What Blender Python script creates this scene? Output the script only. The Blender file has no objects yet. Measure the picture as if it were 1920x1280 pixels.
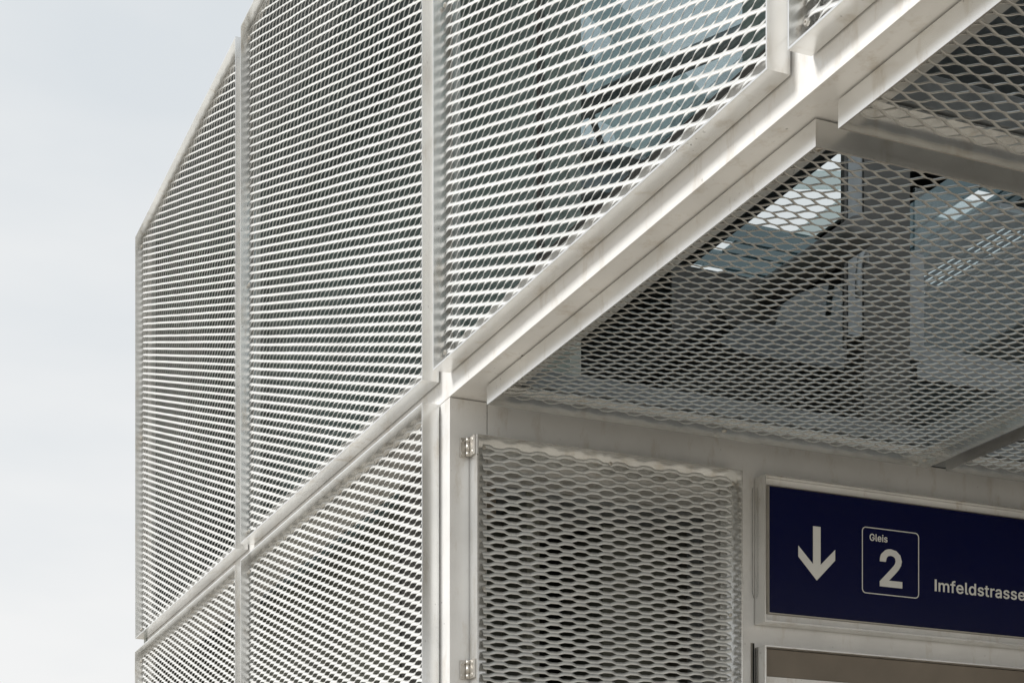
import bpy, bmesh, math, random
import numpy as np
from mathutils import Vector
from mathutils.geometry import delaunay_2d_cdt
random.seed(4)
SC = bpy.context.scene
COL = SC.collection

# ------------------------------------------------------------------ camera
cam_d = bpy.data.cameras.new('camera')
cam = bpy.data.objects.new('camera', cam_d)
COL.objects.link(cam)
cam.location = (-1.2794, -2.9914, 1.6)
cam.rotation_euler = (math.radians(90), 0, math.radians(-21.9383))
cam_d.sensor_width = 36
cam_d.lens = 56.421
cam_d.shift_x = 0.09427
cam_d.shift_y = 0.61198
cam_d.clip_start = 0.05
cam_d.clip_end = 2000
SC.camera = cam

# ------------------------------------------------------------------ light
SUN_EL, SUN_AZ = math.radians(36), math.radians(284)      # azimuth measured from +Y clockwise
W = bpy.data.worlds.new('World')
SC.world = W
W.use_nodes = True
nt = W.node_tree
for n in list(nt.nodes):
    nt.nodes.remove(n)
L = nt.links.new
out = nt.nodes.new('ShaderNodeOutputWorld')
bg = nt.nodes.new('ShaderNodeBackground')
bg.inputs['Strength'].default_value = 0.1
sky = nt.nodes.new('ShaderNodeTexSky')
sky.sky_type = 'NISHITA'
sky.sun_disc = False
sky.sun_elevation = SUN_EL
sky.sun_rotation = SUN_AZ
tc = nt.nodes.new('ShaderNodeTexCoord')
mp = nt.nodes.new('ShaderNodeMapping')
mp.inputs['Scale'].default_value = (1.0, 1.0, 3.2)
nz = nt.nodes.new('ShaderNodeTexNoise')
nz.inputs['Scale'].default_value = 1.6
nz.inputs['Detail'].default_value = 5
nz.inputs['Roughness'].default_value = 0.5
cr = nt.nodes.new('ShaderNodeValToRGB')
cr.color_ramp.elements[0].position = 0.40
cr.color_ramp.elements[0].color = (8.1, 8.38, 8.6, 1)
cr.color_ramp.elements[1].position = 0.60
cr.color_ramp.elements[1].color = (9.55, 9.5, 9.4, 1)
mx = nt.nodes.new('ShaderNodeMixRGB')
mx.inputs['Fac'].default_value = 0.93
L(tc.outputs['Generated'], mp.inputs['Vector'])
L(mp.outputs['Vector'], nz.inputs['Vector'])
L(nz.outputs['Fac'], cr.inputs['Fac'])
L(sky.outputs['Color'], mx.inputs['Color1'])
L(cr.outputs['Color'], mx.inputs['Color2'])
sx_ = nt.nodes.new('ShaderNodeSeparateXYZ')
L(tc.outputs['Generated'], sx_.inputs['Vector'])
gr_ = nt.nodes.new('ShaderNodeValToRGB')          # overcast paler towards the horizon
gr_.color_ramp.elements[0].position = 0.08
gr_.color_ramp.elements[0].color = (1, 1, 1, 1)
gr_.color_ramp.elements[1].position = 0.55
gr_.color_ramp.elements[1].color = (0.925, 0.945, 0.955, 1)
L(sx_.outputs['Z'], gr_.inputs['Fac'])
ml = nt.nodes.new('ShaderNodeMixRGB')
ml.blend_type = 'MULTIPLY'
ml.inputs['Fac'].default_value = 1.0
L(mx.outputs['Color'], ml.inputs['Color1'])
L(gr_.outputs['Color'], ml.inputs['Color2'])
L(ml.outputs['Color'], bg.inputs['Color'])
L(bg.outputs['Background'], out.inputs['Surface'])

sun_d = bpy.data.lights.new('sun', 'SUN')
sun_d.energy = 3.5
sun_d.angle = math.radians(14)
sun_d.color = (1.0, 0.982, 0.955)
sun = bpy.data.objects.new('sun', sun_d)
COL.objects.link(sun)
sd = Vector((math.sin(SUN_AZ) * math.cos(SUN_EL), math.cos(SUN_AZ) * math.cos(SUN_EL), math.sin(SUN_EL)))
sun.rotation_euler = sd.to_track_quat('Z', 'Y').to_euler()
sun.location = (-6, -2, 8)

SC.view_settings.view_transform = 'Standard'
SC.view_settings.look = 'None'
SC.view_settings.gamma = 1
SC.view_settings.exposure = 0.0
SC.view_settings.use_curve_mapping = False
SC.render.engine = 'CYCLES'
SC.cycles.max_bounces = 10
SC.cycles.transparent_max_bounces = 12


# ------------------------------------------------------------------ materials
def new_mat(name):
    m = bpy.data.materials.new(name)
    m.use_nodes = True
    t = m.node_tree
    b = t.nodes['Principled BSDF']
    return m, t, b


def noise(t, vec, scale, detail=4, rough=0.55):
    n = t.nodes.new('ShaderNodeTexNoise')
    n.inputs['Scale'].default_value = scale
    n.inputs['Detail'].default_value = detail
    n.inputs['Roughness'].default_value = rough
    t.links.new(vec, n.inputs['Vector'])
    return n.outputs['Fac']


def ramp(t, fac, stops):
    r = t.nodes.new('ShaderNodeValToRGB')
    e = r.color_ramp.elements
    while len(e) < len(stops):
        e.new(0.5)
    for el, (p, c) in zip(e, stops):
        el.position = p
        el.color = (c[0], c[1], c[2], 1) if not isinstance(c, (int, float)) else (c, c, c, 1)
    t.links.new(fac, r.inputs['Fac'])
    return r.outputs['Color']


def mixc(t, fac, a, b, mode='MIX'):
    m = t.nodes.new('ShaderNodeMixRGB')
    m.blend_type = mode
    for s, v in ((m.inputs['Fac'], fac), (m.inputs['Color1'], a), (m.inputs['Color2'], b)):
        if isinstance(v, (int, float)):
            s.default_value = v if s.type == 'VALUE' else (v, v, v, 1)
        elif isinstance(v, tuple):
            s.default_value = (v[0], v[1], v[2], 1)
        else:
            t.links.new(v, s)
    return m.outputs['Color']


def pos_vec(t, scale=(1, 1, 1)):
    g = t.nodes.new('ShaderNodeNewGeometry')
    m = t.nodes.new('ShaderNodeMapping')
    m.inputs['Scale'].default_value = scale
    t.links.new(g.outputs['Position'], m.inputs['Vector'])
    return m.outputs['Vector']


def alu(name, base, metallic, rough, stain=0.5, brush=(40, 40, 3), tint=(0.62, 0.55, 0.46)):
    """mill-finish aluminium: brushed grain, cloudy oxide, small dark specks, faint brown runs"""
    m, t, b = new_mat(name)
    p = pos_vec(t)
    cloud = ramp(t, noise(t, p, 7, 5), [(0.3, 0.86), (0.7, 1.0)])
    grain = ramp(t, noise(t, pos_vec(t, brush), 25, 2), [(0.3, 0.985), (0.7, 1.0)])
    c = mixc(t, 1.0, base, cloud, 'MULTIPLY')
    c = mixc(t, 1.0, c, grain, 'MULTIPLY')
    dirt = ramp(t, noise(t, pos_vec(t, (1, 1, 0.35)), 22, 6, 0.7), [(0.54, 0.0), (0.78, 1.0)])
    c = mixc(t, mixc(t, 1.0, dirt, stain, 'MULTIPLY'), c, tuple(base[i] * tint[i] for i in range(3)))
    speck = ramp(t, noise(t, p, 130, 2, 0.4), [(0.70, 0.0), (0.76, 1.0)])
    gate = ramp(t, noise(t, p, 9, 3), [(0.52, 0.0), (0.66, 1.0)])
    sp = mixc(t, 1.0, speck, gate, 'MULTIPLY')
    sp = mixc(t, 1.0, sp, min(1.0, stain * 1.3), 'MULTIPLY')
    c = mixc(t, sp, c, (0.10, 0.09, 0.075))
    t.links.new(c, b.inputs['Base Color'])
    b.inputs['Metallic'].default_value = metallic
    r = ramp(t, noise(t, p, 5, 3), [(0.3, rough * 0.9), (0.7, rough * 1.12)])
    t.links.new(r, b.inputs['Roughness'])
    bu = t.nodes.new('ShaderNodeBump')
    bu.inputs['Strength'].default_value = 0.012
    bu.inputs['Distance'].default_value = 0.002
    t.links.new(noise(t, pos_vec(t, (1, 1, 1)), 12, 3), bu.inputs['Height'])
    t.links.new(bu.outputs['Normal'], b.inputs['Normal'])
    return m


def plain(name, base, rough=0.6, metallic=0.0, var=0.2, scale=9):
    m, t, b = new_mat(name)
    k = ramp(t, noise(t, pos_vec(t), scale, 6), [(0.25, 1.0 - var), (0.75, 1.0 + var * 0.3)])
    t.links.new(mixc(t, 1.0, base, k, 'MULTIPLY'), b.inputs['Base Color'])
    b.inputs['Roughness'].default_value = rough
    b.inputs['Metallic'].default_value = metallic
    return m


def glass(name, tint, spec=1.0, rough=0.02):
    m, t, b = new_mat(name)
    t.nodes.remove(b)
    tr = t.nodes.new('ShaderNodeBsdfTransparent')
    tr.inputs['Color'].default_value = (*tint, 1)
    gl = t.nodes.new('ShaderNodeBsdfGlossy')
    gl.inputs['Roughness'].default_value = rough
    gl.inputs['Color'].default_value = (0.9, 0.96, 0.97, 1)
    fr = t.nodes.new('ShaderNodeFresnel')
    fr.inputs['IOR'].default_value = 1.5 * spec
    mxs = t.nodes.new('ShaderNodeMixShader')
    geo = t.nodes.new('ShaderNodeNewGeometry')
    inv = t.nodes.new('ShaderNodeMath')
    inv.operation = 'SUBTRACT'
    inv.inputs[0].default_value = 1.0
    t.links.new(geo.outputs['Backfacing'], inv.inputs[1])
    mul = t.nodes.new('ShaderNodeMath')
    mul.operation = 'MULTIPLY'
    t.links.new(fr.outputs['Fac'], mul.inputs[0])
    t.links.new(inv.outputs[0], mul.inputs[1])
    t.links.new(mul.outputs[0], mxs.inputs['Fac'])
    t.links.new(tr.outputs['BSDF'], mxs.inputs[1])
    t.links.new(gl.outputs['BSDF'], mxs.inputs[2])
    t.links.new(mxs.outputs['Shader'], t.nodes['Material Output'].inputs['Surface'])
    return m


M = {}
M['alu'] = alu('aluminium_sheet', (0.865, 0.853, 0.828), 0.24, 0.36, stain=0.8)
M['alu_frame'] = alu('aluminium_frame', (0.875, 0.875, 0.862), 0.82, 0.23, stain=0.9)
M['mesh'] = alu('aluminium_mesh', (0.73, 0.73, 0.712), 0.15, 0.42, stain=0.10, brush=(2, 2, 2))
M['mesh_shade'] = alu('aluminium_mesh_shaded', (0.56, 0.555, 0.53), 0.35, 0.40, stain=0.15, brush=(2, 2, 2))  # facade mesh metal again, with the canopy shade put into its colour
M['mesh_door'] = alu('aluminium_door_mesh', (0.77, 0.775, 0.755), 0.30, 0.36, stain=0.15, brush=(2, 2, 2))
M['steel'] = plain('stainless_steel', (0.60, 0.57, 0.52), 0.38, 0.85, 0.12, 60)
M['galv'] = plain('galvanised_steel', (0.34, 0.36, 0.375), 0.45, 0.5, 0.25, 30)
M['galv_dark'] = plain('dull_galvanised_sheet', (0.17, 0.185, 0.195), 0.5, 0.4, 0.25, 20)
M['dark_steel'] = plain('dark_painted_steel', (0.105, 0.102, 0.096), 0.45, 0.2, 0.3, 14)
M['lining'] = plain('grey_lining_board', (0.62, 0.625, 0.56), 0.6, 0.0, 0.25, 5)
M['cable'] = plain('black_rubber', (0.012, 0.012, 0.012), 0.6)
M['shaft_dark'] = plain('dark_shaft_depth', (0.05, 0.049, 0.046), 0.7, 0.0, 0.4, 4)  # dark colour stands in for the unlit depth of the shaft
M['void'] = plain('void_black', (0.006, 0.006, 0.006), 0.9)  # near-black colour stands in for unlit depth and gaps
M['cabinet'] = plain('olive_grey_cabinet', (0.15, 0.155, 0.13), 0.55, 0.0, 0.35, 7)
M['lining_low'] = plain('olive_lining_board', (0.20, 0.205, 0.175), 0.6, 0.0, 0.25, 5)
M['concrete'] = plain('grey_concrete', (0.34, 0.33, 0.30), 0.85, 0.0, 0.35, 16)
M['platform'] = plain('platform_paving', (0.46, 0.415, 0.35), 0.9, 0.0, 0.35, 30)
M['navy'] = plain('navy_enamel', (0.0012, 0.0034, 0.044), 0.25, 0.0, 0.08, 4)
M['navy'].node_tree.nodes['Principled BSDF'].inputs['Specular IOR Level'].default_value = 0.22
M['letter'] = plain('white_film', (0.78, 0.78, 0.75), 0.45, 0.0, 0.04, 6)
M['brown_tone'] = plain('brown_board_and_reflection', (0.23, 0.195, 0.155), 0.5, 0.0, 0.30, 5)  # also colours the reflection painted in the display case
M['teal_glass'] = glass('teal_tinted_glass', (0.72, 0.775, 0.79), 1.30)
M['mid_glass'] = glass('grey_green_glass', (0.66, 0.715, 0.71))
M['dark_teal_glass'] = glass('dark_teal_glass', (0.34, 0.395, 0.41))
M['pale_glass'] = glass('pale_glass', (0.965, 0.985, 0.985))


# ------------------------------------------------------------------ helpers
def link_mesh(name, verts, faces, mat, parent=None, loc=(0, 0, 0), smooth=False):
    me = bpy.data.meshes.new(name)
    lv = [(v[0] - loc[0], v[1] - loc[1], v[2] - loc[2]) for v in verts]
    me.from_pydata(lv, [], faces)
    me.materials.append(mat)
    if smooth:
        me.polygons.foreach_set('use_smooth', [True] * len(me.polygons))
    me.update()
    o = bpy.data.objects.new(name, me)
    COL.objects.link(o)
    if parent is None:
        o.location = loc
    else:
        o.parent = parent
    return o


def fix_normals(o):
    bm = bmesh.new()
    bm.from_mesh(o.data)
    bmesh.ops.recalc_face_normals(bm, faces=bm.faces)
    bm.to_mesh(o.data)
    bm.free()
    return o


def thing(name, label, cat, loc, group=None):
    o = bpy.data.objects.new(name, None)
    o.empty_display_size = 0.1
    COL.objects.link(o)
    o.location = loc
    o['label'] = label
    o['category'] = cat
    if group:
        o['group'] = group
    return o


def tag(o, label, cat, group=None):
    o['label'] = label
    o['category'] = cat
    if group:
        o['group'] = group
    return o


def box_geo(x0, x1, y0, y1, z0, z1):
    v = [(x, y, z) for x in (x0, x1) for y in (y0, y1) for z in (z0, z1)]
    f = [(0, 1, 3, 2), (4, 6, 7, 5), (0, 4, 5, 1), (2, 3, 7, 6), (0, 2, 6, 4), (1, 5, 7, 3)]
    return v, f


def base_of(parent):
    return tuple(parent.location) if parent is not None else (0, 0, 0)


def root_loc(parent):
    l = Vector((0, 0, 0))
    while parent is not None:
        l += parent.location
        parent = parent.parent
    return tuple(l)


def box(name, x0, x1, y0, y1, z0, z1, mat, parent=None, bevel=0.0008):
    """box in world coordinates with a hair of bevel, as a child or as a thing of its own"""
    x0, x1 = sorted((x0, x1)); y0, y1 = sorted((y0, y1)); z0, z1 = sorted((z0, z1))
    loc = root_loc(parent) if parent is not None else ((x0 + x1) / 2, (y0 + y1) / 2, z0)
    v, f = box_geo(x0, x1, y0, y1, z0, z1)
    o = link_mesh(name, v, f, mat, parent, loc)
    if bevel:
        bm = bmesh.new()
        bm.from_mesh(o.data)
        bmesh.ops.bevel(bm, geom=list(bm.edges), offset=bevel, segments=2, affect='EDGES', profile=0.5)
        bmesh.ops.recalc_face_normals(bm, faces=bm.faces)
        bm.to_mesh(o.data)
        bm.free()
    return o


def tube(name, pts, r, mat, parent=None, seg=12):
    pts = [Vector(p) for p in pts]
    loc = root_loc(parent) if parent is not None else tuple(pts[0])
    verts, faces = [], []
    for i, p in enumerate(pts):
        d = (pts[min(i + 1, len(pts) - 1)] - pts[max(i - 1, 0)]).normalized()
        a = d.orthogonal().normalized() if i == 0 else (a - d * a.dot(d)).normalized()
        b = d.cross(a)
        for s in range(seg):
            w = 2 * math.pi * s / seg
            verts.append(p + (a * math.cos(w) + b * math.sin(w)) * r)
    for i in range(len(pts) - 1):
        for s in range(seg):
            s2 = (s + 1) % seg
            faces.append((i * seg + s, i * seg + s2, (i + 1) * seg + s2, (i + 1) * seg + s))
    n = len(pts)
    faces.append(tuple(reversed(range(seg))))
    faces.append(tuple(range((n - 1) * seg, n * seg)))
    o = link_mesh(name, verts, faces, mat, parent, loc, smooth=True)
    return fix_normals(o)


# ------------------------------------------------------------------ expanded metal sheet
LWD, SWD, SW, ST, TH = 0.0625, 0.0225, 0.0081, 0.0012, math.radians(64)


def hash_name(o):
    return int(abs(o[0]) * 1009 + abs(o[1]) * 9176 + abs(o[2]) * 3331) + 7


def mesh_sheet(name, O, U, V, N, u_rng, v_rng, n0, lens_uv, mat, parent, samples=8, k=1.25, SW=SW, TH=TH, ST=ST):
    """expanded metal: zigzag strands tilted like louvres and joined at the bonds, LWD along U"""
    O, U, V, N = (np.array(a, float) for a in (O, U, V, N))
    ul, vl = lens_uv
    u_ph = ul - LWD / 2
    v_ph = vl - SWD / 4
    A = SWD / 4 - SW * math.sin(TH) / 2
    D = SW * math.cos(TH) / 2
    step = LWD / samples
    i0 = math.ceil((u_rng[0] - u_ph) / step + 1e-6)
    i1 = math.floor((u_rng[1] - u_ph) / step - 1e-6)
    us = np.concatenate([[u_rng[0]], u_ph + np.arange(i0, i1 + 1) * step, [u_rng[1]]])
    nu = len(us)
    k0 = math.ceil((v_rng[0] - v_ph) / (SWD / 2))
    k1 = math.floor((v_rng[1] - v_ph) / (SWD / 2))
    ks = np.arange(k0, k1 + 1)
    c = np.clip(k * np.cos(2 * np.pi * (us - u_ph)[None, :] / LWD + np.pi * ks[:, None]), -1, 1)
    rng = np.random.RandomState(abs(hash_name(O)) % 99991)
    wob = sum(np.sin(us[None, :] * f1 + ks[:, None] * f2 + rng.rand() * 6.28) for f1, f2 in ((7.0, 0.11), (13.0, -0.07), (31.0, 0.19), (3.0, 0.03))) / 4
    jit = rng.uniform(-1, 1, (len(ks), 1))
    v = v_ph + ks[:, None] * SWD / 2 + c * (A + 0.00012 * jit) + 0.00035 * wob
    n = n0 + c * D + 0.0012 * wob + 0.0003 * rng.uniform(-1, 1, (len(ks), nu))
    th = TH + math.radians(1.6) * wob + math.radians(1.2) * jit
    dV, dN = np.sin(th), -np.cos(th)
    eV, eN = np.cos(th), np.sin(th)
    cor = [(-SW / 2, -ST / 2), (SW / 2, -ST / 2), (SW / 2, ST / 2), (-SW / 2, ST / 2)]
    P = np.empty((len(ks), nu, 4, 3))
    for q, (a, b) in enumerate(cor):
        vv = v + a * dV + b * eV
        nn = n + a * dN + b * eN
        P[:, :, q, :] = O + us[None, :, None] * U + vv[..., None] * V + nn[..., None] * N
    loc = np.array(root_loc(parent))
    P -= loc
    nk = len(ks)
    idx = np.arange(nk * nu * 4).reshape(nk, nu, 4)
    quads = []
    for q in range(4):
        q2 = (q + 1) % 4
        quads.append(np.stack([idx[:, :-1, q], idx[:, :-1, q2], idx[:, 1:, q2], idx[:, 1:, q]], -1).reshape(-1, 4))
    quads.append(idx[:, 0, ::-1].reshape(-1, 4))
    quads.append(idx[:, -1, :].reshape(-1, 4))
    Q = np.concatenate(quads)
    if np.dot(np.cross(U, V), N) > 0:
        Q = Q[:, ::-1]
    me = bpy.data.meshes.new(name)
    me.vertices.add(nk * nu * 4)
    me.vertices.foreach_set('co', P.reshape(-1).astype(np.float32))
    me.loops.add(len(Q) * 4)
    me.loops.foreach_set('vertex_index', Q.reshape(-1).astype(np.int32))
    me.polygons.add(len(Q))
    me.polygons.foreach_set('loop_start', (np.arange(len(Q)) * 4).astype(np.int32))
    me.materials.append(mat)
    me.update(calc_edges=True)
    o = bpy.data.objects.new(name, me)
    COL.objects.link(o)
    o.parent = parent
    return o


def frame_ring(O, U, V, N, Wd, H, depth, mat, parent, flange=0.022, thick=0.003, name='frame_bar'):
    """four mitred angle bars: outer web of the given depth plus an inner flange at the back"""
    O, U, V, N = (Vector(a) for a in (O, U, V, N))
    prof = [(0, 0), (flange, 0), (flange, thick), (thick, thick), (thick, depth), (0, depth)]
    loc = root_loc(parent)
    bars = [(Vector((0, 0)), Vector((1, 0)), Vector((0, 1)), Wd), (Vector((0, H)), Vector((1, 0)), Vector((0, -1)), Wd),
            (Vector((0, 0)), Vector((0, 1)), Vector((1, 0)), H), (Vector((Wd, 0)), Vector((0, 1)), Vector((-1, 0)), H)]
    for st, al, inw, Ln in bars:
        vs = []
        for end in (0, 1):
            for s, d in prof:
                p2 = st + al * (s if end == 0 else Ln - s) + inw * s
                vs.append(O + U * p2.x + V * p2.y + N * d)
        n = len(prof)
        fs = [(i, (i + 1) % n, n + (i + 1) % n, n + i) for i in range(n)]
        fs += [(0, 1, 2, 3), (0, 3, 4, 5), (n, n + 1, n + 2, n + 3), (n, n + 3, n + 4, n + 5)]
        o = link_mesh(name, vs, fs, mat, parent, loc)
        fix_normals(o)


def disc_screw(name, p, N, r, h, parent, mat):
    N = Vector(N).normalized()
    a = N.orthogonal().normalized()
    b = N.cross(a)
    p = Vector(p)
    vs, fs = [], []
    seg = 10
    for rr, hh in ((r, 0), (r, h * 0.5), (r * 0.72, h), (r * 0.34, h), (r * 0.30, h * 0.45)):
        for s in range(seg):
            w = 2 * math.pi * s / seg
            vs.append(p + (a * math.cos(w) + b * math.sin(w)) * rr + N * hh)
    for i in range(4):
        for s in range(seg):
            s2 = (s + 1) % seg
            fs.append((i * seg + s, i * seg + s2, (i + 1) * seg + s2, (i + 1) * seg + s))
    fs.append(tuple(range(4 * seg, 5 * seg)))
    return fix_normals(link_mesh(name, vs, fs, mat, parent, root_loc(parent)))


X, Y, Z = (1, 0, 0), (0, 1, 0), (0, 0, 1)
nX, nY, nZ = (-1, 0, 0), (0, -1, 0), (0, 0, -1)
ZB = 2.7588          # underside of the canopy beam
FD = 0.0375           # depth of every panel frame

# ------------------------------------------------------------------ ground
g = link_mesh('ground', [(-600, -600, -0.16), (600, -600, -0.16), (600, 600, -0.16), (-600, 600, -0.16)], [(0, 1, 2, 3)], M['concrete'])
g['kind'] = 'structure'
pl = box('platform', -7, 9, -14, 16, -0.5, 0.0, M['platform'], None, 0.01)
pl['kind'] = 'structure'

# ------------------------------------------------------------------ the station building: frame of aluminium sections
B = thing('station_building', 'pale aluminium station lift building clad in expanded metal panels', 'building', (0, 0, 0))
YB = 2.80            # far end of the facade
YC = -2.45           # camera-side end of the canopy
XR = 3.60            # right end of wall and canopy
# corner post, seam at the top where it meets the beam
box('corner_post', 0, 0.083, 0, 0.09, 0, ZB - 0.0015, M['alu'], B)
# canopy edge beam along the facade and its continuation between the panel rows
box('canopy_beam', 0, 0.11, YC, 0.0560, ZB, 2.86, M['alu'], B)
box('storey_beam', 0, 0.11, 0.0575, YB, 2.735, 2.86, M['alu'], B)
# facade posts behind the panel joints
for y in (-2.42, -1.197, 0.021, 1.44):
    box('facade_post', 0.0005, 0.014, y - 0.045, y + 0.045, 2.861, 4.26, M['alu'], B)
box('facade_post', 0.0005, 0.014, YB - 0.07, YB, 2.861, 4.26, M['alu'], B)
for y in (1.44, YB - 0.035):
    box('facade_post', 0.0005, 0.014, y - 0.035, y + 0.035, 0, 2.734, M['alu'], B)
# front wall of the entrance
box('lintel', 0.0845, XR, 0, 0.09, 2.62, ZB - 0.0015, M['alu'], B, 0)
box('wall_post', 0.655, 0.7380, 0, 0.09, 0, 2.62, M['alu'], B, 0)
box('wall_rail', 0.7380, XR, 0, 0.09, 2.300, 2.372, M['alu'], B, 0)
# soffit cross pieces between the ceiling panels
box('soffit_rail', 0.1115, XR, -0.115, -0.002, ZB, ZB + 0.035, M['galv'], B)
box('soffit_rail', 0.1115, XR, -1.245, -1.135, ZB, ZB + 0.045, M['galv'], B)
box('soffit_rail', 0.1115, XR, YC, YC + 0.07, ZB, ZB + 0.045, M['galv'], B)
for x in (1.149, 2.284, 3.42):
    for y0, y1 in ((-1.1345, -0.1155), (-2.3795, -1.2455)):
        box('soffit_rail', x - 0.045, x + 0.045, y0, y1, ZB, ZB + 0.04, M['galv'], B)
# roof with added panes, cut and tinted to imitate patches of sky
ZR = 4.25
for n_, (x0, x1, y0, y1) in enumerate(((0.0, 0.80, 0.45, YB), (0.801, 1.40, 0.45, 0.62), (0.801, 1.40, 1.66, YB),
                                       (1.401, 1.949, 0.45, YB), (1.95, 2.72, 0.45, 0.98), (1.95, 2.72, 2.40, YB),
                                       (2.721, 2.80, 0.45, YB), (2.801, 3.30, 0.45, 1.55), (2.801, 3.30, 2.30, YB),
                                       (3.301, XR, 0.45, YB), (0.0, XR, YC, -2.30))):
    box('roof_plate', x0, x1, y0, y1, ZR, ZR + 0.06, M['galv'], B)
def hplate(name, pts, z, th, mat, parent):
    n_ = len(pts)
    vs_ = [(x, y, z) for x, y in pts] + [(x, y, z + th) for x, y in pts]
    fs_ = [tuple(range(n_)), tuple(range(n_, 2 * n_))] + [(q, (q + 1) % n_, n_ + (q + 1) % n_, n_ + q) for q in range(n_)]
    return fix_normals(link_mesh(name, vs_, fs_, mat, parent, root_loc(parent)))


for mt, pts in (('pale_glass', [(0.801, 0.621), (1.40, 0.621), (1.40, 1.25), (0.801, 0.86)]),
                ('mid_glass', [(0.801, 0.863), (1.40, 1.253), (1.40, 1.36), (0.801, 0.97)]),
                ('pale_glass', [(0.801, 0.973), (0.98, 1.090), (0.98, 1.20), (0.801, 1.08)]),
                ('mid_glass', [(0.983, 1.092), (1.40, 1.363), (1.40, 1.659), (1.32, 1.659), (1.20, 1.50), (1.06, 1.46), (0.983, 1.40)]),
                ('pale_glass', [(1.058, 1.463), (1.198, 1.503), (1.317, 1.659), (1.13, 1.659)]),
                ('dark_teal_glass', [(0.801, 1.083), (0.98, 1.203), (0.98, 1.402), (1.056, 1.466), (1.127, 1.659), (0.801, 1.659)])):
    hplate('added_roof_pane', pts, ZR + 0.02, 0.01, M[mt], B)  # outlines and tints imitate the broken pale sky reflections
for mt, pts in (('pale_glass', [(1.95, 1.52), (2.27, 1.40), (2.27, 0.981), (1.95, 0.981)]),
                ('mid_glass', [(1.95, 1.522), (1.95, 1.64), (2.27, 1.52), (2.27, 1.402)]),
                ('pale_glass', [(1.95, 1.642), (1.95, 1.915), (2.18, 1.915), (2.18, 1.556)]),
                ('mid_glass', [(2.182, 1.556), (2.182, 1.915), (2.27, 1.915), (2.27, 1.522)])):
    hplate('added_roof_pane', pts, ZR + 0.02, 0.01, M[mt], B)  # tint bands imitate the streaky bright patch of sky
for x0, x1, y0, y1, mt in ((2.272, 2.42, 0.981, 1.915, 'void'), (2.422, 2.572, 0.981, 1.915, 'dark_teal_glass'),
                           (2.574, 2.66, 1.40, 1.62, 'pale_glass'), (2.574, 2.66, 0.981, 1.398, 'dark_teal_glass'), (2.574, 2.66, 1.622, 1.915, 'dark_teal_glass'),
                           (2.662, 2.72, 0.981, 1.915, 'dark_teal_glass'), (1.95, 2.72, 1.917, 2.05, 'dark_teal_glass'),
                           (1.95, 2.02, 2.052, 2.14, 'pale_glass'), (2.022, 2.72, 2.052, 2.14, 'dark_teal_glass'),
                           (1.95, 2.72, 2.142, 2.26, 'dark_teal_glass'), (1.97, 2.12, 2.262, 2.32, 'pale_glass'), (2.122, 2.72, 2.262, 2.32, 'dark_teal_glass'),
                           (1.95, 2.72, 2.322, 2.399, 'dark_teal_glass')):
    box('added_roof_pane', x0, x1, y0, y1, ZR + 0.02, ZR + 0.03, M[mt], B, 0)  # black and small pale pieces imitate dark voids and bright shards
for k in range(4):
    box('added_roof_pane', 0.03 + k * 0.90, 0.90 + k * 0.90, -2.298, 0.447, ZR + 0.02, ZR + 0.03, M['pale_glass'], B, 0)  # unseen glazing added to bring daylight into the interior
box('added_roof_pane', 2.801, 3.30, 1.551, 2.299, ZR + 0.02, ZR + 0.03, M['pale_glass'], B, 0)  # pane added so that sky shows in the gaps of the grille
# back walls and lower facade lining
box('rear_wall', 0.0, XR, YB - 0.0, YB + 0.06, 0, ZR + 0.06, M['cabinet'], B)
box('side_wall', XR + 0.001, XR + 0.06, YC, YB + 0.06, 0, ZR + 0.06, M['dark_steel'], B)
box('lining_board', 0.46, 0.49, 0.36, YB - 0.002, 2.80, ZR - 0.002, M['lining'], B)
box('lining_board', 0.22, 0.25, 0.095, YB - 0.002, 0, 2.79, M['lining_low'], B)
box('plinth_wall', 0.0005, 0.06, 0.091, YB, 0, 1.29, M['alu'], B)
box('upstand_board', 0.112, 0.125, YC, -0.12, ZB + 0.05, 2.985, M['dark_steel'], B)
box('fin_board', 0.30, 0.33, YC + 0.02, -0.60, 3.06, ZR - 0.002, M['lining'], B)
box('canopy_front', 0.1115, XR, YC, YC + 0.03, ZB + 0.05, ZR - 0.002, M['dark_steel'], B)
box('inner_floor', 0.2515, XR, 0.092, YB - 0.002, 2.62, 2.70, M['concrete'], B)


# ------------------------------------------------------------------ cladding panels
def panel(label, O, U, V, N, Wd, H, mat, lens_world, group, samples=8, margin=0.004, mesh_n=0.0105, screws=(), tilt=TH, gauge=ST):
    O = Vector(O)
    t = thing('cladding_panel', label, 'cladding panel', tuple(O), group)
    frame_ring(O, U, V, N, Wd, H, FD, M['alu_frame'], t)
    lw = Vector(lens_world) - O
    mesh_sheet('mesh_sheet', O, U, V, N, (margin, Wd - margin), (margin + 0.004, H - margin - 0.004), mesh_n,
               (lw.dot(Vector(U)), lw.dot(Vector(V))), mat, t, samples, TH=tilt, ST=gauge)
    for su, sv in screws:
        p = O + Vector(U) * su + Vector(V) * sv + Vector(N) * (mesh_n + 0.004)
        disc_screw('screw', p, N, 0.0055, 0.004, t, M['steel'])
    return t


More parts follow.
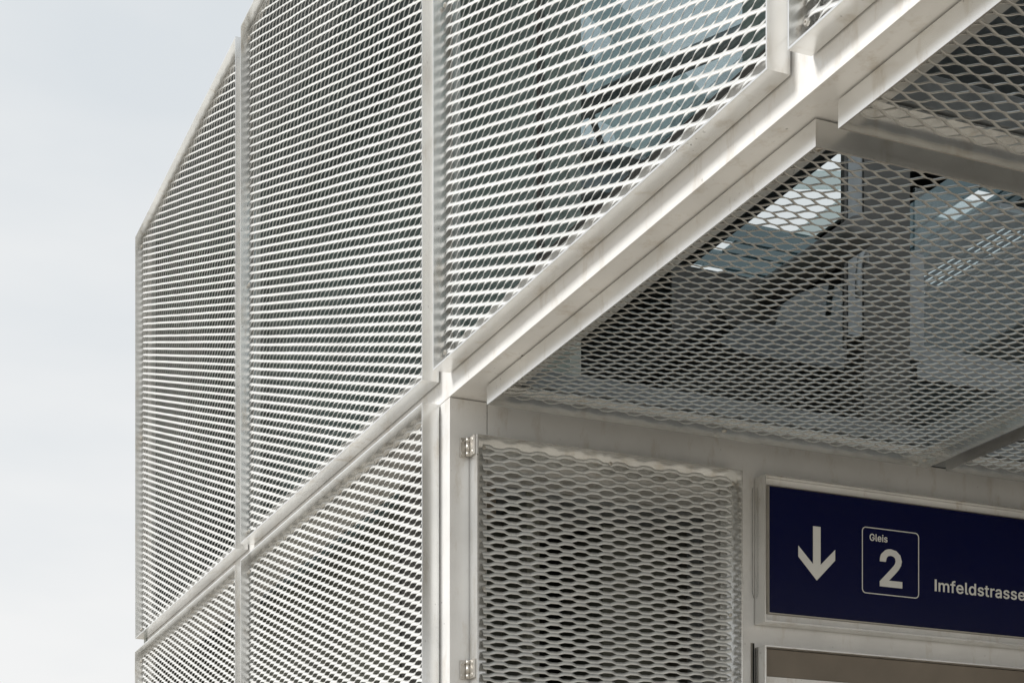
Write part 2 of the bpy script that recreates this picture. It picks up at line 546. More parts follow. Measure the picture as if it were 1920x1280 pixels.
FX = -0.0025
ZU0, ZU1 = 2.8035, 4.2690
ZL0, ZL1 = 1.295, 2.7580
GF = 'expanded metal cladding panels on the left facade'
GS = 'expanded metal ceiling panels under the canopy'
sc = lambda w, h: [(0.012, 0.035), (w - 0.012, 0.035), (0.012, h * 0.5), (w - 0.012, h * 0.5), (0.012, h - 0.035), (w - 0.012, h - 0.035)]
panel('upper mesh panel at the far left end of the facade, against the sky', (FX, 1.4665, ZU0), Y, Z, nX, 1.3585, ZU1 - ZU0, M['mesh'], (0, 2.0, 3.4), GF, 8, screws=sc(1.3585, 1.4655))
panel('tall upper mesh panel second from the sky, ending at the corner post', (FX, 0.0485, ZU0), Y, Z, nX, 1.3645, ZU1 - ZU0, M['mesh'], (0, 0.1996, 3.0131), GF, 8, screws=sc(1.3645, 1.4655))
panel('upper mesh panel above the canopy beam with bluish glass showing through', (FX, -1.1738, ZU0), Y, Z, nX, 1.1660, ZU1 - ZU0, M['mesh'], (0, -0.1811, 3.2899), GF, 10, screws=sc(1.166, 1.4655))
panel('nearest upper mesh panel, only its lower corner seen at the top edge', (FX, -2.3870, ZU0), Y, Z, nX, 1.1660, ZU1 - ZU0, M['mesh'], (0, -1.30, 2.93), GF, 8, screws=sc(1.166, 1.4655))
panel('lower mesh panel at the far left end, just above the bottom edge', (FX, 1.4705, ZL0), Y, Z, nX, 1.3600, ZL1 - ZL0, M['mesh'], (0, 2.0, 2.5), GF, 8, screws=sc(1.36, 1.463))
panel('lower mesh panel left of the corner post, below the slanting joint', (FX, 0.0485, ZL0), Y, Z, nX, 1.3640, ZL1 - ZL0, M['mesh'], (0, 0.1987, 2.3781), GF, 8, screws=sc(1.364, 1.463))
# ceiling panels: U = +X, V = +Y, N = down
SX0, SW1 = 0.0425, 1.0805
for ix, iy, lab in ((0, 0, 'square ceiling mesh panel in the canopy corner beside the entrance wall, bright glass behind it'),
                    (0, 1, 'ceiling mesh panel nearest the viewer, cut off by the upper right edge'),
                    (1, 0, 'ceiling mesh panel above the blue sign, only its corner seen at the right edge')):
    x0 = SX0 + ix * (1.0805 + 0.053)
    y0 = -1.1680 if iy == 0 else -2.2970
    panel(lab, (x0, y0, ZB - 0.0025), X, Y, nZ, SW1, 1.0795, M['mesh_shade'], (0.1098 + ix * 0.05, -0.3852 + iy * 0.01, 2.732),
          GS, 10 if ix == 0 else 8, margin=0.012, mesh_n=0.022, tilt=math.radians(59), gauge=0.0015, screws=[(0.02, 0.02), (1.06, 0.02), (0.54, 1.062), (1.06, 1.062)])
# plain soffit sheets where the canopy runs on to the right
box('soffit_sheet', 2.2600, XR, -1.135, -0.116, ZB - 0.006, ZB - 0.001, M['alu'], B)
box('soffit_sheet', 1.1600, XR, -2.37, -1.247, ZB - 0.006, ZB - 0.001, M['alu'], B)

# ------------------------------------------------------------------ hinged mesh door
DX0, DX1, DZ0, DZ1 = 0.0436, 0.6713, 0.06, 2.6765
door = thing('mesh_door', 'hinged mesh service door in the entrance wall, left of the blue sign', 'door', (DX0, 0, DZ0))
frame_ring((DX0, -0.0025, DZ0), X, Z, nY, DX1 - DX0, DZ1 - DZ0, FD, M['alu_frame'], door, flange=0.034)
DO = Vector((DX0, -0.0025, DZ0))
mesh_sheet('mesh_sheet', DO, X, Z, nY, (0.0235, DX1 - DX0 - 0.0125), (0.02, DZ1 - DZ0 - 0.0105), 0.0125,
           (0.1039 - DX0, 2.3734 - DZ0), M['mesh_door'], door, 14, 1.65, 0.0086)
for px, pz in ((0.0685, 2.6585), (0.0685, 2.3735), (0.662, 2.652), (0.655, 2.367), (0.36, 2.660)):
    disc_screw('screw', (px, -0.0175, pz), nY, 0.0042, 0.003, door, M['steel'])
for zt in (2.6772, 2.2264, 1.78, 0.95):
    h0, h1 = zt - 0.0385, zt
    hg = thing('hinge', 'x', 'hinge', (0.034, 0, h0))
    del hg['label'], hg['category']
    hg.parent = door
    hg.location = Vector((0.034, 0, h0)) - door.location
    box('leaf', 0.0222, 0.0350, -0.0040, -0.0004, h0, h1, M['steel'], hg, 0.0005)
    box('leaf', 0.0395, 0.0432, -0.0330, -0.0085, h0, h1, M['steel'], hg, 0.0005)
    tube('knuckle', [(0.0372, -0.0085, h0 + 0.0005), (0.0372, -0.0085, h0 + 0.0100)], 0.0046, M['steel'], hg, 14)
    tube('knuckle', [(0.0372, -0.0085, h0 + 0.0106), (0.0372, -0.0085, h0 + 0.0279)], 0.0046, M['steel'], hg, 14)
    tube('knuckle', [(0.0372, -0.0085, h0 + 0.0285), (0.0372, -0.0085, h0 + 0.0380)], 0.0046, M['steel'], hg, 14)
    for zz in (h0 + 0.007, h1 - 0.007):
        disc_screw('screw', (0.0272, -0.0040, zz), nY, 0.0042, 0.0012, hg, M['steel'])
        disc_screw('screw', (0.0395, -0.0225, zz), nX, 0.0042, 0.0012, hg, M['steel'])

# equipment recess behind the door
rec = thing('equipment_cabinet', 'grey equipment cabinet with black gaps behind the mesh door', 'cabinet', (0.09, 0.30, 0))
box('back_plate', 0.06, 0.72, 0.42, 0.43, 0, 2.70, M['void'], rec)  # black sheet painted as the unlit depth of the recess
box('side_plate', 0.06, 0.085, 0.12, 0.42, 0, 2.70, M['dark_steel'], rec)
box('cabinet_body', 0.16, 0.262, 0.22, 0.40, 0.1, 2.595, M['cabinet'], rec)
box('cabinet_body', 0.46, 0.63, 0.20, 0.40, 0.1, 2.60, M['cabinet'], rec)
box('cover_plate', 0.0655, 0.15, 0.10, 0.115, 2.55, 2.66, M['brown_tone'], rec)
box('top_plate', 0.15, 0.655, 0.10, 0.25, 2.605, 2.66, M['galv'], rec)
box('cable_tray', 0.655, 0.668, 0.11, 0.16, 0.1, 2.62, M['galv'], rec)
box('cable_tray', 0.695, 0.715, 0.11, 0.16, 0.1, 2.62, M['galv'], rec)
for cx_, r_ in ((0.672, 0.004), (0.682, 0.005), (0.69, 0.003)):
    tube('cable', [(cx_, 0.14, 0.1), (cx_ + 0.004, 0.14, 1.6), (cx_ - 0.006, 0.13, 2.3), (cx_, 0.14, 2.62)], r_, M['cable'], rec, 8)
ring = []
for i in range(13):
    a = math.pi * 1.55 * i / 12 - 0.5
    ring.append((0.690 + 0.014 * math.cos(a), 0.105, 2.455 + 0.014 * math.sin(a)))
tube('cable_loop', ring, 0.004, M['cable'], rec, 8)

# ------------------------------------------------------------------ station sign
SGX0, SGX1, SGZ0, SGZ1 = 0.7278, 3.30, 2.3545, 2.6750
sign = thing('station_sign', 'dark navy platform sign with down arrow and track 2 in an aluminium case', 'sign', (SGX0, 0, SGZ0))
frame_ring((SGX0, -0.0025, SGZ0), X, Z, nY, SGX1 - SGX0, SGZ1 - SGZ0, FD, M['alu_frame'], sign, flange=0.03, name='case_bar')
ix0, ix1, iz0, iz1 = SGX0 + 0.0150, SGX1 - 0.0150, 2.3755, 2.6555
# recessed face plate round the enamel
for nm, a in (('face_plate', (SGX0 + 0.0032, SGX1 - 0.0032, iz1 + 0.0002, SGZ1 - 0.0032)), ('face_plate', (SGX0 + 0.0032, SGX1 - 0.0032, SGZ0 + 0.0032, iz0 - 0.0002)),
              ('face_plate', (SGX0 + 0.0032, ix0 - 0.0002, iz0, iz1)), ('face_plate', (ix1 + 0.0002, SGX1 - 0.0032, iz0, iz1))):
    box(nm, a[0], a[1], -0.024, -0.006, a[2], a[3], M['alu'], sign)
lip = 0.0016
for a in ((ix0, ix1, iz1 - lip, iz1), (ix0, ix1, iz0, iz0 + lip), (ix0, ix0 + lip, iz0 + lip, iz1 - lip), (ix1 - lip, ix1, iz0 + lip, iz1 - lip)):
    box('sign_lip', a[0], a[1], -0.0330, -0.006, a[2], a[3], M['steel'], sign, 0.0003)
box('sign_face', ix0 + lip + 0.0004, ix1 - lip - 0.0004, -0.0285, -0.006, iz0 + lip + 0.0004, iz1 - lip - 0.0004, M['navy'], sign, 0.0003)
YS = -0.0288


def flat_poly(name, pts, mat, parent, y0=YS, th=0.0005):
    """thin film cut to an outline (x, z), with real thickness"""
    n = len(pts)
    vs = [(x, y0, z) for x, z in pts] + [(x, y0 - th, z) for x, z in pts]
    fs = [tuple(range(n)), tuple(range(n, 2 * n))] + [(i, (i + 1) % n, n + (i + 1) % n, n + i) for i in range(n)]
    return fix_normals(link_mesh(name, vs, fs, mat, parent, root_loc(parent)))


axm = 0.8712
flat_poly('arrow', [(axm - 0.0100, 2.5778), (axm + 0.0100, 2.5778), (axm + 0.0100, 2.4940), (axm + 0.0488, 2.5310), (axm + 0.0488, 2.5070),
                    (axm, 2.4585), (axm - 0.0488, 2.5070), (axm - 0.0488, 2.5310), (axm - 0.0100, 2.4940)], M['letter'], sign)


def rrect(x0, x1, z0, z1, r, n=6):
    pts = []
    for cx_, cz_, a0 in ((x1 - r, z1 - r, 0), (x0 + r, z1 - r, 90), (x0 + r, z0 + r, 180), (x1 - r, z0 + r, 270)):
        for i in range(n + 1):
            a = math.radians(a0 + 90 * i / n)
            pts.append((cx_ + r * math.cos(a), cz_ + r * math.sin(a)))
    return pts


po = rrect(0.9926, 1.1502, 2.4420, 2.5912, 0.0105)
pi_ = rrect(0.9946, 1.1482, 2.4440, 2.5892, 0.0085)
n = len(po)
vs = [(x, YS, z) for x, z in po] + [(x, YS, z) for x, z in pi_] + [(x, YS - 0.0005, z) for x, z in po] + [(x, YS - 0.0005, z) for x, z in pi_]
fs = []
for i in range(n):
    j = (i + 1) % n
    fs += [(2 * n + i, 2 * n + j, 3 * n + j, 3 * n + i), (i, j, n + j, n + i), (i, j, 2 * n + j, 2 * n + i), (n + i, n + j, 3 * n + j, 3 * n + i)]
fix_normals(link_mesh('track_box', vs, fs, M['letter'], sign, root_loc(sign)))


# letter outlines (advance, closed bezier splines: left handle, point, right handle; thousandths of an em)
GLYPHS = {
    'G': (520, [[[309,-7,269,-7,223,-7],[184,4,149,25,115,46],[88,77,69,116,50,155],[40,201,40,254,40,308],[50,354,69,393,88,432],[115,462,149,484,183,505],[221,516,265,516,292,516],[317,512,340,504,364,496],[385,484,403,469,422,454],[437,437,449,416,461,396],[470,373,474,349,452,349],[430,349,408,349,403,365],[396,380,387,393,379,406],[368,417,356,427,344,436],[330,444,315,448,300,453],[283,456,265,456,235,456],[208,448,183,432,159,417],[139,394,125,364,111,334],[103,297,103,254,103,211],[111,175,125,145,140,115],[159,92,184,76,209,61],[237,53,269,53,297,53],[323,59,345,71,367,83],[384,101,396,123,409,146],[415,172,415,202,421,201],[428,200,434,199,384,199],[333,199,283,199,283,218],[283,237,283,256,348,256],[413,256,478,256,478,237],[478,219,478,200,478,158],[469,122,451,91,433,60],[408,36,377,19,345,2]]]),
    'l': (189, [[[147,-2,139,-2,110,-2],[88,5,74,20,60,35],[53,57,53,84,53,226],[53,367,53,509,73,509],[93,509,114,509,114,372],[114,235,114,99,114,81],[116,69,120,62,125,55],[133,52,146,52,152,52],[157,52,160,53,164,53],[167,54,170,54,173,37],[177,20,181,3,175,1],[169,0,162,-1,154,-2]]]),
    'e': (404, [[[238,-8,212,-8,175,-8],[143,0,117,16,90,33],[70,56,56,85,41,114],[34,148,34,187,34,226],[41,260,55,290,69,319],[89,343,115,359,141,376],[171,384,205,384,226,384],[246,381,266,374,285,367],[303,356,319,341,335,326],[348,306,357,282,366,258],[371,228,371,194,371,186],[371,178,371,169,272,169],[174,169,75,169,75,187],[75,204,75,221,163,221],[250,221,338,221,329,215],[319,208,310,202,310,227],[306,249,298,269,290,288],[278,303,263,314,247,325],[228,330,205,330,182,330],[163,325,146,313,130,302],[118,288,109,270,100,251],[96,232,96,211,96,200],[96,189,96,178,96,150],[101,126,110,106,120,87],[134,72,151,61,168,51],[189,46,212,46,228,46],[241,48,254,53,266,57],[277,64,285,73,294,82],[301,93,306,105,325,101],[345,96,365,91,359,71],[349,54,335,39,321,24],[303,13,283,4,262,-4]]]),
    'i': (167, [[[73,0,53,0,53,126],[53,253,53,379,73,379],[93,379,114,379,114,253],[114,126,114,0,93,0]],[[95,443,84,443,72,443],[62,447,54,455,45,462],[41,472,41,483,41,494],[45,504,54,512,62,520],[72,524,84,524,95,524],[106,520,114,512,122,504],[126,494,126,483,126,472],[122,462,114,455,106,447]]]),
    's': (365, [[[211,-8,182,-8,156,-8],[133,-4,112,3,92,11],[75,23,62,38,49,53],[40,72,36,94,55,98],[74,102,94,107,99,86],[109,70,124,60,139,50],[158,45,181,45,208,45],[229,51,244,62,260,74],[268,87,268,103,268,116],[263,127,254,136,245,144],[231,151,212,155,191,160],[170,165,149,170,115,178],[89,191,72,208,55,225],[47,247,47,274,47,296],[53,315,65,332,77,348],[94,361,115,370,136,380],[160,384,187,384,213,384],[235,380,254,372,272,365],[287,353,299,339,310,325],[319,309,324,290,305,286],[287,281,268,277,263,292],[255,304,243,316,230,327],[212,333,187,333,165,333],[146,327,131,317,116,306],[109,293,109,277,109,263],[114,252,124,243,134,235],[150,228,172,223,191,218],[210,214,229,209,264,201],[290,188,306,171,323,154],[331,133,331,107,331,84],[325,64,312,47,300,30],[282,16,260,6,237,-3]]]),
    '2': (453, [[[172,0,64,0,64,16],[64,32,64,47,121,108],[177,168,234,229,254,249],[270,267,282,282,295,298],[304,313,311,327,317,341],[320,356,320,371,320,390],[316,405,308,419,299,432],[288,442,273,449,259,456],[242,460,224,460,204,460],[187,456,172,447,158,439],[147,428,139,413,131,399],[127,382,127,362,107,362],[86,362,66,362,66,392],[72,419,86,442,100,465],[119,483,143,496,167,509],[194,516,225,516,255,516],[282,509,306,497,329,484],[348,467,361,445,374,424],[381,399,381,372,381,354],[378,335,371,318,364,300],[353,280,336,259,319,237],[296,211,267,180,229,140],[191,100,153,60,153,59],[153,58,153,57,231,57],[310,57,389,57,389,38],[389,19,389,0,281,0]]]),
    'I': (122, [[[25,0,0,0,0,170],[0,339,0,509,25,509],[51,509,76,509,76,339],[76,170,76,0,51,0]]]),
    'm': (610, [[[73,0,53,0,53,126],[53,253,53,379,72,379],[92,379,112,379,112,351],[112,323,112,295,111,295],[109,295,108,295,113,316],[121,332,132,346,144,359],[157,369,172,376,187,383],[203,386,219,386,247,386],[270,378,287,361,305,344],[316,322,321,295,318,295],[315,295,312,295,317,313],[325,329,337,343,349,357],[364,367,381,375,398,382],[416,386,437,386,459,386],[479,381,497,372,515,362],[530,348,541,328,551,309],[557,285,557,255,557,170],[557,85,557,0,536,0],[516,0,496,0,496,85],[496,169,496,254,496,281],[488,301,473,313,457,325],[439,330,419,330,402,330],[387,327,374,320,362,313],[352,303,345,290,339,278],[335,263,335,247,335,165],[335,82,335,0,315,0],[295,0,274,0,274,87],[274,173,274,260,274,281],[267,298,253,311,239,324],[221,330,199,330,185,330],[171,327,158,320,144,313],[134,303,126,289,118,276],[114,258,114,238,114,159],[114,79,114,0,93,0]]]),
    'f': (254, [[[154,379,228,379,228,362],[228,344,228,327,154,327],[80,327,6,327,6,344],[6,362,6,379,80,379]],[[101,0,81,0,81,144],[81,288,81,432,81,453],[86,471,96,486,106,500],[119,511,135,519,152,526],[169,530,187,530,201,530],[213,529,222,527,232,525],[238,523,243,521,238,503],[233,486,227,468,224,470],[220,471,215,472,210,473],[203,474,195,474,176,474],[163,469,154,460,146,451],[142,437,142,419,142,279],[142,140,142,0,121,0]]]),
    'd': (424, [[[219,-8,195,-8,164,-8],[136,0,111,16,87,32],[68,55,55,84,41,114],[34,149,34,189,34,229],[41,263,55,293,69,322],[88,345,112,361,136,376],[164,384,196,384,219,384],[238,381,253,373,268,365],[279,356,287,346,296,336],[302,327,306,319,308,319],[309,319,311,319,311,382],[311,446,311,509,331,509],[351,509,372,509,372,339],[372,170,372,0,352,0],[332,0,313,0,313,20],[313,39,313,59,311,59],[309,59,307,59,302,51],[295,42,287,31,278,21],[267,12,252,4,238,-4]],[[181,47,205,47,227,47],[247,53,263,65,279,77],[291,94,299,115,308,136],[312,161,312,189,312,217],[308,242,300,263,292,284],[279,300,263,312,247,324],[228,330,205,330,181,330],[161,324,145,311,129,299],[116,282,108,261,100,240],[96,216,96,189,96,162],[100,138,109,117,117,95],[129,78,145,66,161,53]]]),
    't': (227, [[[138,379,204,379,204,362],[204,344,204,327,138,327],[72,327,6,327,6,344],[6,362,6,379,72,379]],[[65,345,65,471,85,471],[106,471,126,471,126,347],[126,222,126,98,126,81],[129,69,136,61,143,54],[154,50,170,50,174,50],[179,50,185,51,191,52],[197,53,202,54,206,36],[209,19,213,2,207,0],[200,-2,192,-3,184,-4],[176,-4,168,-4,136,-4],[110,4,92,21,74,38],[65,62,65,93,65,219]]]),
    'r': (259, [[[73,0,53,0,53,126],[53,253,53,379,72,379],[92,379,112,379,112,360],[112,340,112,321,113,321],[114,321,115,321,122,340],[135,355,152,367,170,379],[190,385,213,385,218,385],[223,385,229,384,235,384],[240,384,243,384,243,363],[243,343,243,322,242,323],[237,323,230,324,223,325],[215,326,207,326,189,326],[173,322,159,315,145,307],[134,297,126,284,118,270],[114,255,114,237,114,158],[114,79,114,0,93,0]]]),
    'a': (389, [[[182,-9,160,-9,136,-9],[114,-4,94,5,75,14],[59,27,48,45,36,62],[30,83,30,108,30,130],[35,147,43,161,52,175],[63,185,78,193,92,201],[108,207,125,211,143,215],[160,218,178,220,201,223],[219,225,234,227,248,228],[258,231,265,235,272,239],[276,245,276,255,276,255],[276,256,276,257,276,272],[273,286,267,297,261,308],[252,316,240,322,228,328],[213,331,196,331,178,331],[162,328,149,322,136,317],[126,309,118,301,110,292],[104,283,100,274,80,280],[61,285,41,291,50,314],[62,332,79,346,95,360],[113,369,133,375,153,381],[173,384,194,384,208,384],[223,383,239,379,255,376],[271,370,286,360,301,351],[313,338,322,320,332,303],[337,280,337,251,337,168],[337,84,337,0,317,0],[297,0,277,0,277,17],[277,35,277,52,275,52],[274,52,272,52,268,43],[261,34,252,25,243,15],[230,7,215,1,200,-5]],[[155,45,170,45,193,45],[212,50,228,59,243,68],[255,79,263,93,271,107],[276,122,276,138,276,155],[276,173,276,190,273,187],[268,184,259,182,251,180],[242,178,231,176,221,174],[210,172,200,171,190,170],[182,169,175,168,161,166],[147,163,134,159,121,154],[111,148,103,139,96,131],[92,119,92,105,92,92],[95,81,102,72,109,63],[118,57,130,52,142,48]]]),
}


def flat_outline(sp, bold, seg=5):
    """closed bezier to polyline, pushed outwards by the given boldness"""
    pts = []
    for a, b in zip(sp, sp[1:] + sp[:1]):
        p0, p1, p2, p3 = (a[2], a[3]), (a[4], a[5]), (b[0], b[1]), (b[2], b[3])
        straight = abs((p1[0] - p0[0]) * (p3[1] - p0[1]) - (p1[1] - p0[1]) * (p3[0] - p0[0])) < 600 and \
            abs((p2[0] - p0[0]) * (p3[1] - p0[1]) - (p2[1] - p0[1]) * (p3[0] - p0[0])) < 600
        m = 1 if straight else seg
        for k in range(m):
            u = k / m
            w = ((1 - u) ** 3, 3 * u * (1 - u) ** 2, 3 * u * u * (1 - u), u ** 3)
            p = (sum(w[q] * (p0, p1, p2, p3)[q][0] for q in range(4)) / 1000, sum(w[q] * (p0, p1, p2, p3)[q][1] for q in range(4)) / 1000)
            if not pts or math.dist(p, pts[-1]) > 0.002:
                pts.append(p)
    if math.dist(pts[0], pts[-1]) < 0.002:
        pts.pop()
    res = []
    n_ = len(pts)
    for q in range(n_):
        a, b, c = Vector(pts[q - 1]), Vector(pts[q]), Vector(pts[(q + 1) % n_])
        d1, d2 = (b - a).normalized(), (c - b).normalized()
        n1, n2 = Vector((-d1.y, d1.x)), Vector((-d2.y, d2.x))
        nn = n1 + n2
        nn = n1 if nn.length < 0.3 else nn.normalized() / max(0.45, math.sqrt((1 + n1.dot(n2)) / 2))
        res.append(b + nn * bold)
    return res


def wind(polys, p):
    w = 0
    for po_ in polys:
        for a, b in zip(po_, po_[1:] + po_[:1]):
            cr_ = (b.x - a.x) * (p.y - a.y) - (b.y - a.y) * (p.x - a.x)
            if a.y <= p.y < b.y and cr_ > 0:
                w += 1
            elif b.y <= p.y < a.y and cr_ < 0:
                w -= 1
    return w


def lettering(name, text, x0, x1, zbase, height, parent, bold):
    """text as thin film; scaled so that it spans x0..x1, zbase is the base line and height the cap height"""
    pen, V2, F2 = 0.0, [], []
    for ch in text:
        adv, splines = GLYPHS[ch]
        polys = [flat_outline(sp, bold) for sp in splines]
        co, ed = [], []
        for po_ in polys:
            o_ = len(co)
            co += po_
            ed += [(o_ + q, o_ + (q + 1) % len(po_)) for q in range(len(po_))]
        r = delaunay_2d_cdt(co, ed, [], 0, 1e-6)
        o_ = len(V2)
        V2 += [(v.x + pen, v.y) for v in r[0]]
        for f in r[2]:
            c_ = sum((r[0][q] for q in f), Vector((0, 0))) / len(f)
            if wind(polys, c_) != 0:
                F2.append(tuple(o_ + q for q in f))
        pen += adv / 1000 + bold * 1.3
    used = sorted({q for f in F2 for q in f})
    remap = {q: k for k, q in enumerate(used)}
    V2 = [V2[q] for q in used]
    F2 = [tuple(remap[q] for q in f) for f in F2]
    xs_ = [v[0] for v in V2]
    ys_ = [v[1] for v in V2]
    sx = (x1 - x0) / (max(xs_) - min(xs_))
    sz = height / (max(ys_) - min(ys_))
    base = zbase - (0 - min(ys_)) * 0
    vs = [(x0 + (a - min(xs_)) * sx, YS - 0.0004, base + (b - min(ys_)) * sz) for a, b in V2]
    vs += [(x, YS, z) for x, _, z in vs]
    n_ = len(V2)
    cnt = {}
    for f in F2:
        for a, b in zip(f, f[1:] + f[:1]):
            cnt[(a, b)] = 1
    fs = list(F2) + [tuple(n_ + q for q in reversed(f)) for f in F2]
    fs += [(a, b, n_ + b, n_ + a) for a, b in cnt if (b, a) not in cnt]
    return fix_normals(link_mesh(name, vs, fs, M['letter'], parent, root_loc(parent)))


lettering('track_word', 'Gleis', 1.0135, 1.0625, 2.5610, 0.0165, sign, 0.012)
lettering('track_number', '2', 1.0412, 1.1035, 2.4612, 0.0860, sign, 0.019)
lettering('street_name', 'Imfeldstrasse', 1.1946, 1.4580, 2.4632, 0.0285, sign, 0.011)
# small bracket left of the case
tube('bracket', [(0.7225, -0.003, 2.655), (0.7205, -0.003, 2.645), (0.7205, -0.003, 2.425), (0.7245, -0.003, 2.412)], 0.0005, M['cable'], sign, 6)

# ------------------------------------------------------------------ display case under the sign
CX0, CX1, CZ0, CZ1 = 0.7280, 3.30, 0.95, 2.3035
case = thing('display_case', 'aluminium display case with brown reflection painted on a board, under the navy sign', 'display case', (CX0, 0, CZ0))
frame_ring((CX0, -0.0025, CZ0), X, Z, nY, CX1 - CX0, CZ1 - CZ0, FD, M['alu_frame'], case, flange=0.03, name='case_bar')
box('face_plate', CX0 + 0.0032, CX0 + 0.016, -0.024, -0.006, CZ0 + 0.0032, CZ1 - 0.0032, M['alu'], case)
box('reflection_board', CX0 + 0.0165, CX1 - 0.0032, -0.0215, -0.012, 2.2402, 2.2996, M['brown_tone'], case)  # brown board stands in for the reflection in the case glass
box('inner_rail', CX0 + 0.0165, CX1 - 0.0032, -0.0225, -0.004, 2.2105, 2.2396, M['alu'], case)
box('notice_board', CX0 + 0.0165, CX1 - 0.0032, 0.004, 0.012, CZ0 + 0.004, 2.2095, M['brown_tone'], case)
tube('reveal_trim', [(0.7205, -0.002, 2.3140), (0.7205, -0.002, 0.96)], 0.0018, M['steel'], case, 6)
box('reveal_gap', 0.7240, 0.7268, -0.0016, -0.0003, 0.96, 2.314, M['void'], case, 0)  # black strip painted as the dark slot beside the case

# ------------------------------------------------------------------ inside the tower, seen through the mesh
t = thing('glass_screen', 'tinted glass screen of the lift shaft behind the left facade mesh', 'glass screen', (0.20, 0, 2.80))
box('glass_pane', 0.200, 0.210, 0.008, YB - 0.003, 2.79, ZR - 0.003, M['teal_glass'], t, 0)
box('glass_pane', 0.200, 0.210, -1.15, -0.008, 2.87, ZR - 0.003, M['teal_glass'], t, 0)
box('joint_strip', 0.199, 0.212, -0.007, 0.007, 2.87, ZR - 0.003, M['dark_steel'], t)

col_ = thing('steel_column', 'dark grey steel column behind the ceiling mesh', 'column', (1.48, 0.55, 2.70))
box('web', 1.405, 1.555, 0.50, 0.60, 2.70, ZR - 0.002, M['dark_steel'], col_)
box('flange', 1.358, 1.404, 0.505, 0.52, 3.27, ZR - 0.002, M['galv'], col_)
box('flange', 1.5575, 1.606, 0.505, 0.52, 3.235, 3.52, M['galv'], col_)
box('cover_strip', 1.3420, 1.3500, 0.500, 0.515, 3.19, ZR - 0.002, M['dark_steel'], col_, 0.0005)

pipe = tag(tube('service_pipe', [(1.175, y, 3.385) for y in (0.22, 0.5, 0.8, 1.4, 2.0)], 0.042, M['dark_steel'], None, 20),
           'thick dark pipe running diagonally behind the ceiling mesh', 'pipe')
loop = []
for i in range(17):
    a = math.pi * i / 16
    loop.append((1.36 + 0.05 * math.cos(a) * 0.4, 0.46 - 0.02 * i / 16, 3.44 + 0.07 * math.sin(a) - 0.10 * (i / 16)))
tag(tube('hanging_cable', loop, 0.008, M['galv'], None, 8), 'curved grey cable hanging beside the dark pipe', 'cable')

arm_x = ((0.99, 3.352), (1.464, 3.560), (1.464, 3.445), (1.08, 3.265))
arm = link_mesh('support_arm', [(x, 0.60, z) for x, z in arm_x] + [(x, 0.615, z) for x, z in arm_x],
                [(0, 1, 2, 3), (7, 6, 5, 4), (0, 4, 5, 1), (1, 5, 6, 2), (2, 6, 7, 3), (3, 7, 4, 0)], M['dark_steel'], None, (1.2, 0.6, 3.26))
tag(tube('dark_gap_tube', [(0.905, 0.90, 3.185), (1.165, 0.66, 3.362), (1.375, 0.53, 3.500)], 0.030, M['cable'], None, 16),
    'added black tube standing in for a dark gap behind the ceiling mesh', 'brace')  # black tube added in place of the dark gap under the arm
tag(fix_normals(arm), 'grey tapered steel arm under the dark pipe behind the ceiling mesh', 'bracket')
lp = thing('shaft_header', 'pale grey header sheet with a tinted window over it, behind the ceiling mesh', 'lift header', (0.93, 0.42, 3.17))
v_ = [(0.960, 0.54, 3.185), (0.968, 0.42, 3.200), (1.345, 0.42, 3.232), (1.345, 0.54, 3.160)]


def plate(name, pts, y, th, mat, parent):
    n_ = len(pts)
    vs_ = [(x, y, z) for x, z in pts] + [(x, y + th, z) for x, z in pts]
    fs_ = [tuple(range(n_)), tuple(range(n_, 2 * n_))] + [(q, (q + 1) % n_, n_ + (q + 1) % n_, n_ + q) for q in range(n_)]
    return fix_normals(link_mesh(name, vs_, fs_, mat, parent, root_loc(parent)))


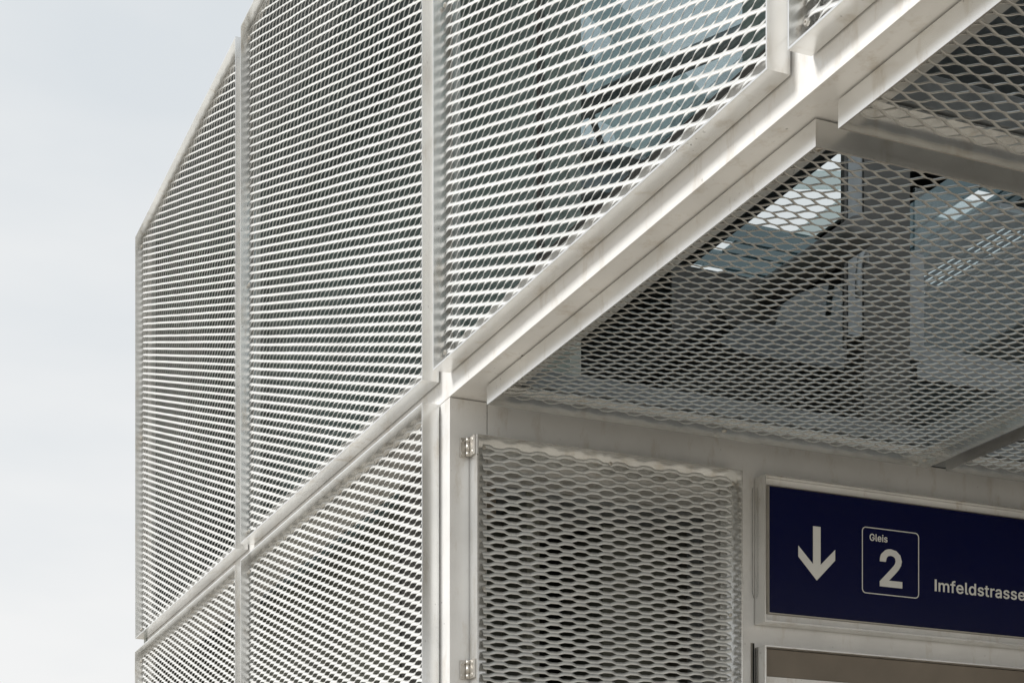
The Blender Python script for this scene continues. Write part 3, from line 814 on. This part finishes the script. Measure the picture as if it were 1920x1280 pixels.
plate('header_sheet', [(0.953, 3.190), (1.030, 3.252), (1.120, 3.256), (1.170, 3.260), (1.342, 3.226), (1.342, 3.174), (1.016, 3.172)], 0.50, 0.010, M['galv_dark'], lp)
plate('window_pane', [(1.130, 3.2605), (1.154, 3.330), (1.253, 3.377), (1.338, 3.400), (1.338, 3.2290), (1.172, 3.2625)], 0.503, 0.008, M['teal_glass'], lp)
box('back_sheet', 1.00, 1.40, 0.80, 0.81, 3.10, 3.52, M['dark_steel'], lp)
rg = thing('lift_window', 'tinted window with imitated sky streaks right of the dark column', 'window', (1.6, 0.55, 3.25))
box('glass_pane', 1.607, 2.35, 0.545, 0.553, 3.29, 3.72, M['teal_glass'], rg, 0)
box('sill_board', 1.607, 2.35, 0.535, 0.560, 3.20, 3.288, M['galv'], rg)

# added grille, its gaps imitate streaks of reflected sky
gr = thing('added_grille', 'added slotted grille whose gaps imitate streaks of reflected sky at the right', 'grille', (2.35, 1.2, 4.0))
for i in range(20):
    xs_ = 2.05 + i * 0.028
    box('slat', xs_, xs_ + 0.019, 0.72, 1.46, 3.80, 3.801, M['galv'], gr, 0)
for y in (0.715, 1.0, 1.24, 1.462):
    box('grille_bar', 2.045, 2.62, y - 0.006, y + 0.006, 3.8085, 3.83, M['galv'], gr, 0)

# diagonal braces and dark beams behind the third panel
br = thing('diagonal_brace', 'bluish steel diagonal brace behind the bluish mesh panel', 'brace', (0.75, 0.5, 3.1))
tube('brace_rod', [(0.797, 1.069, 4.0), (0.9175, 0.775, 4.0), (1.06, 0.50, 4.0)], 0.028, M['galv'], br, 16)
tube('brace_rod', [(0.62, 0.77, 4.13), (1.22, 1.53, 4.13)], 0.010, M['galv'], br, 12)
sb = thing('shaft_beam', 'dark horizontal beam crossing behind the bluish mesh panel', 'beam', (1.1, 0.9, 3.7))
box('beam_web', 0.50, 0.98, 0.70, 0.76, 3.62, 3.70, M['galv'], sb)
box('beam_flange', 0.50, 0.98, 0.66, 0.80, 3.701, 3.712, M['galv'], sb)

dk = thing('shaft_lining', 'near-black sheets standing in for the unlit shaft depth behind the ceiling mesh', 'shaft lining', (2.0, 2.0, 2.72))
box('lining_sheet', 0.55, XR - 0.01, 2.60, 2.62, 2.72, ZR - 0.003, M['shaft_dark'], dk)
box('lining_sheet', 2.95, 2.97, 0.10, 2.59, 2.72, ZR - 0.003, M['shaft_dark'], dk)
box('floor_sheet', 0.52, 2.94, 0.10, 2.59, 2.705, 2.712, M['shaft_dark'], dk)
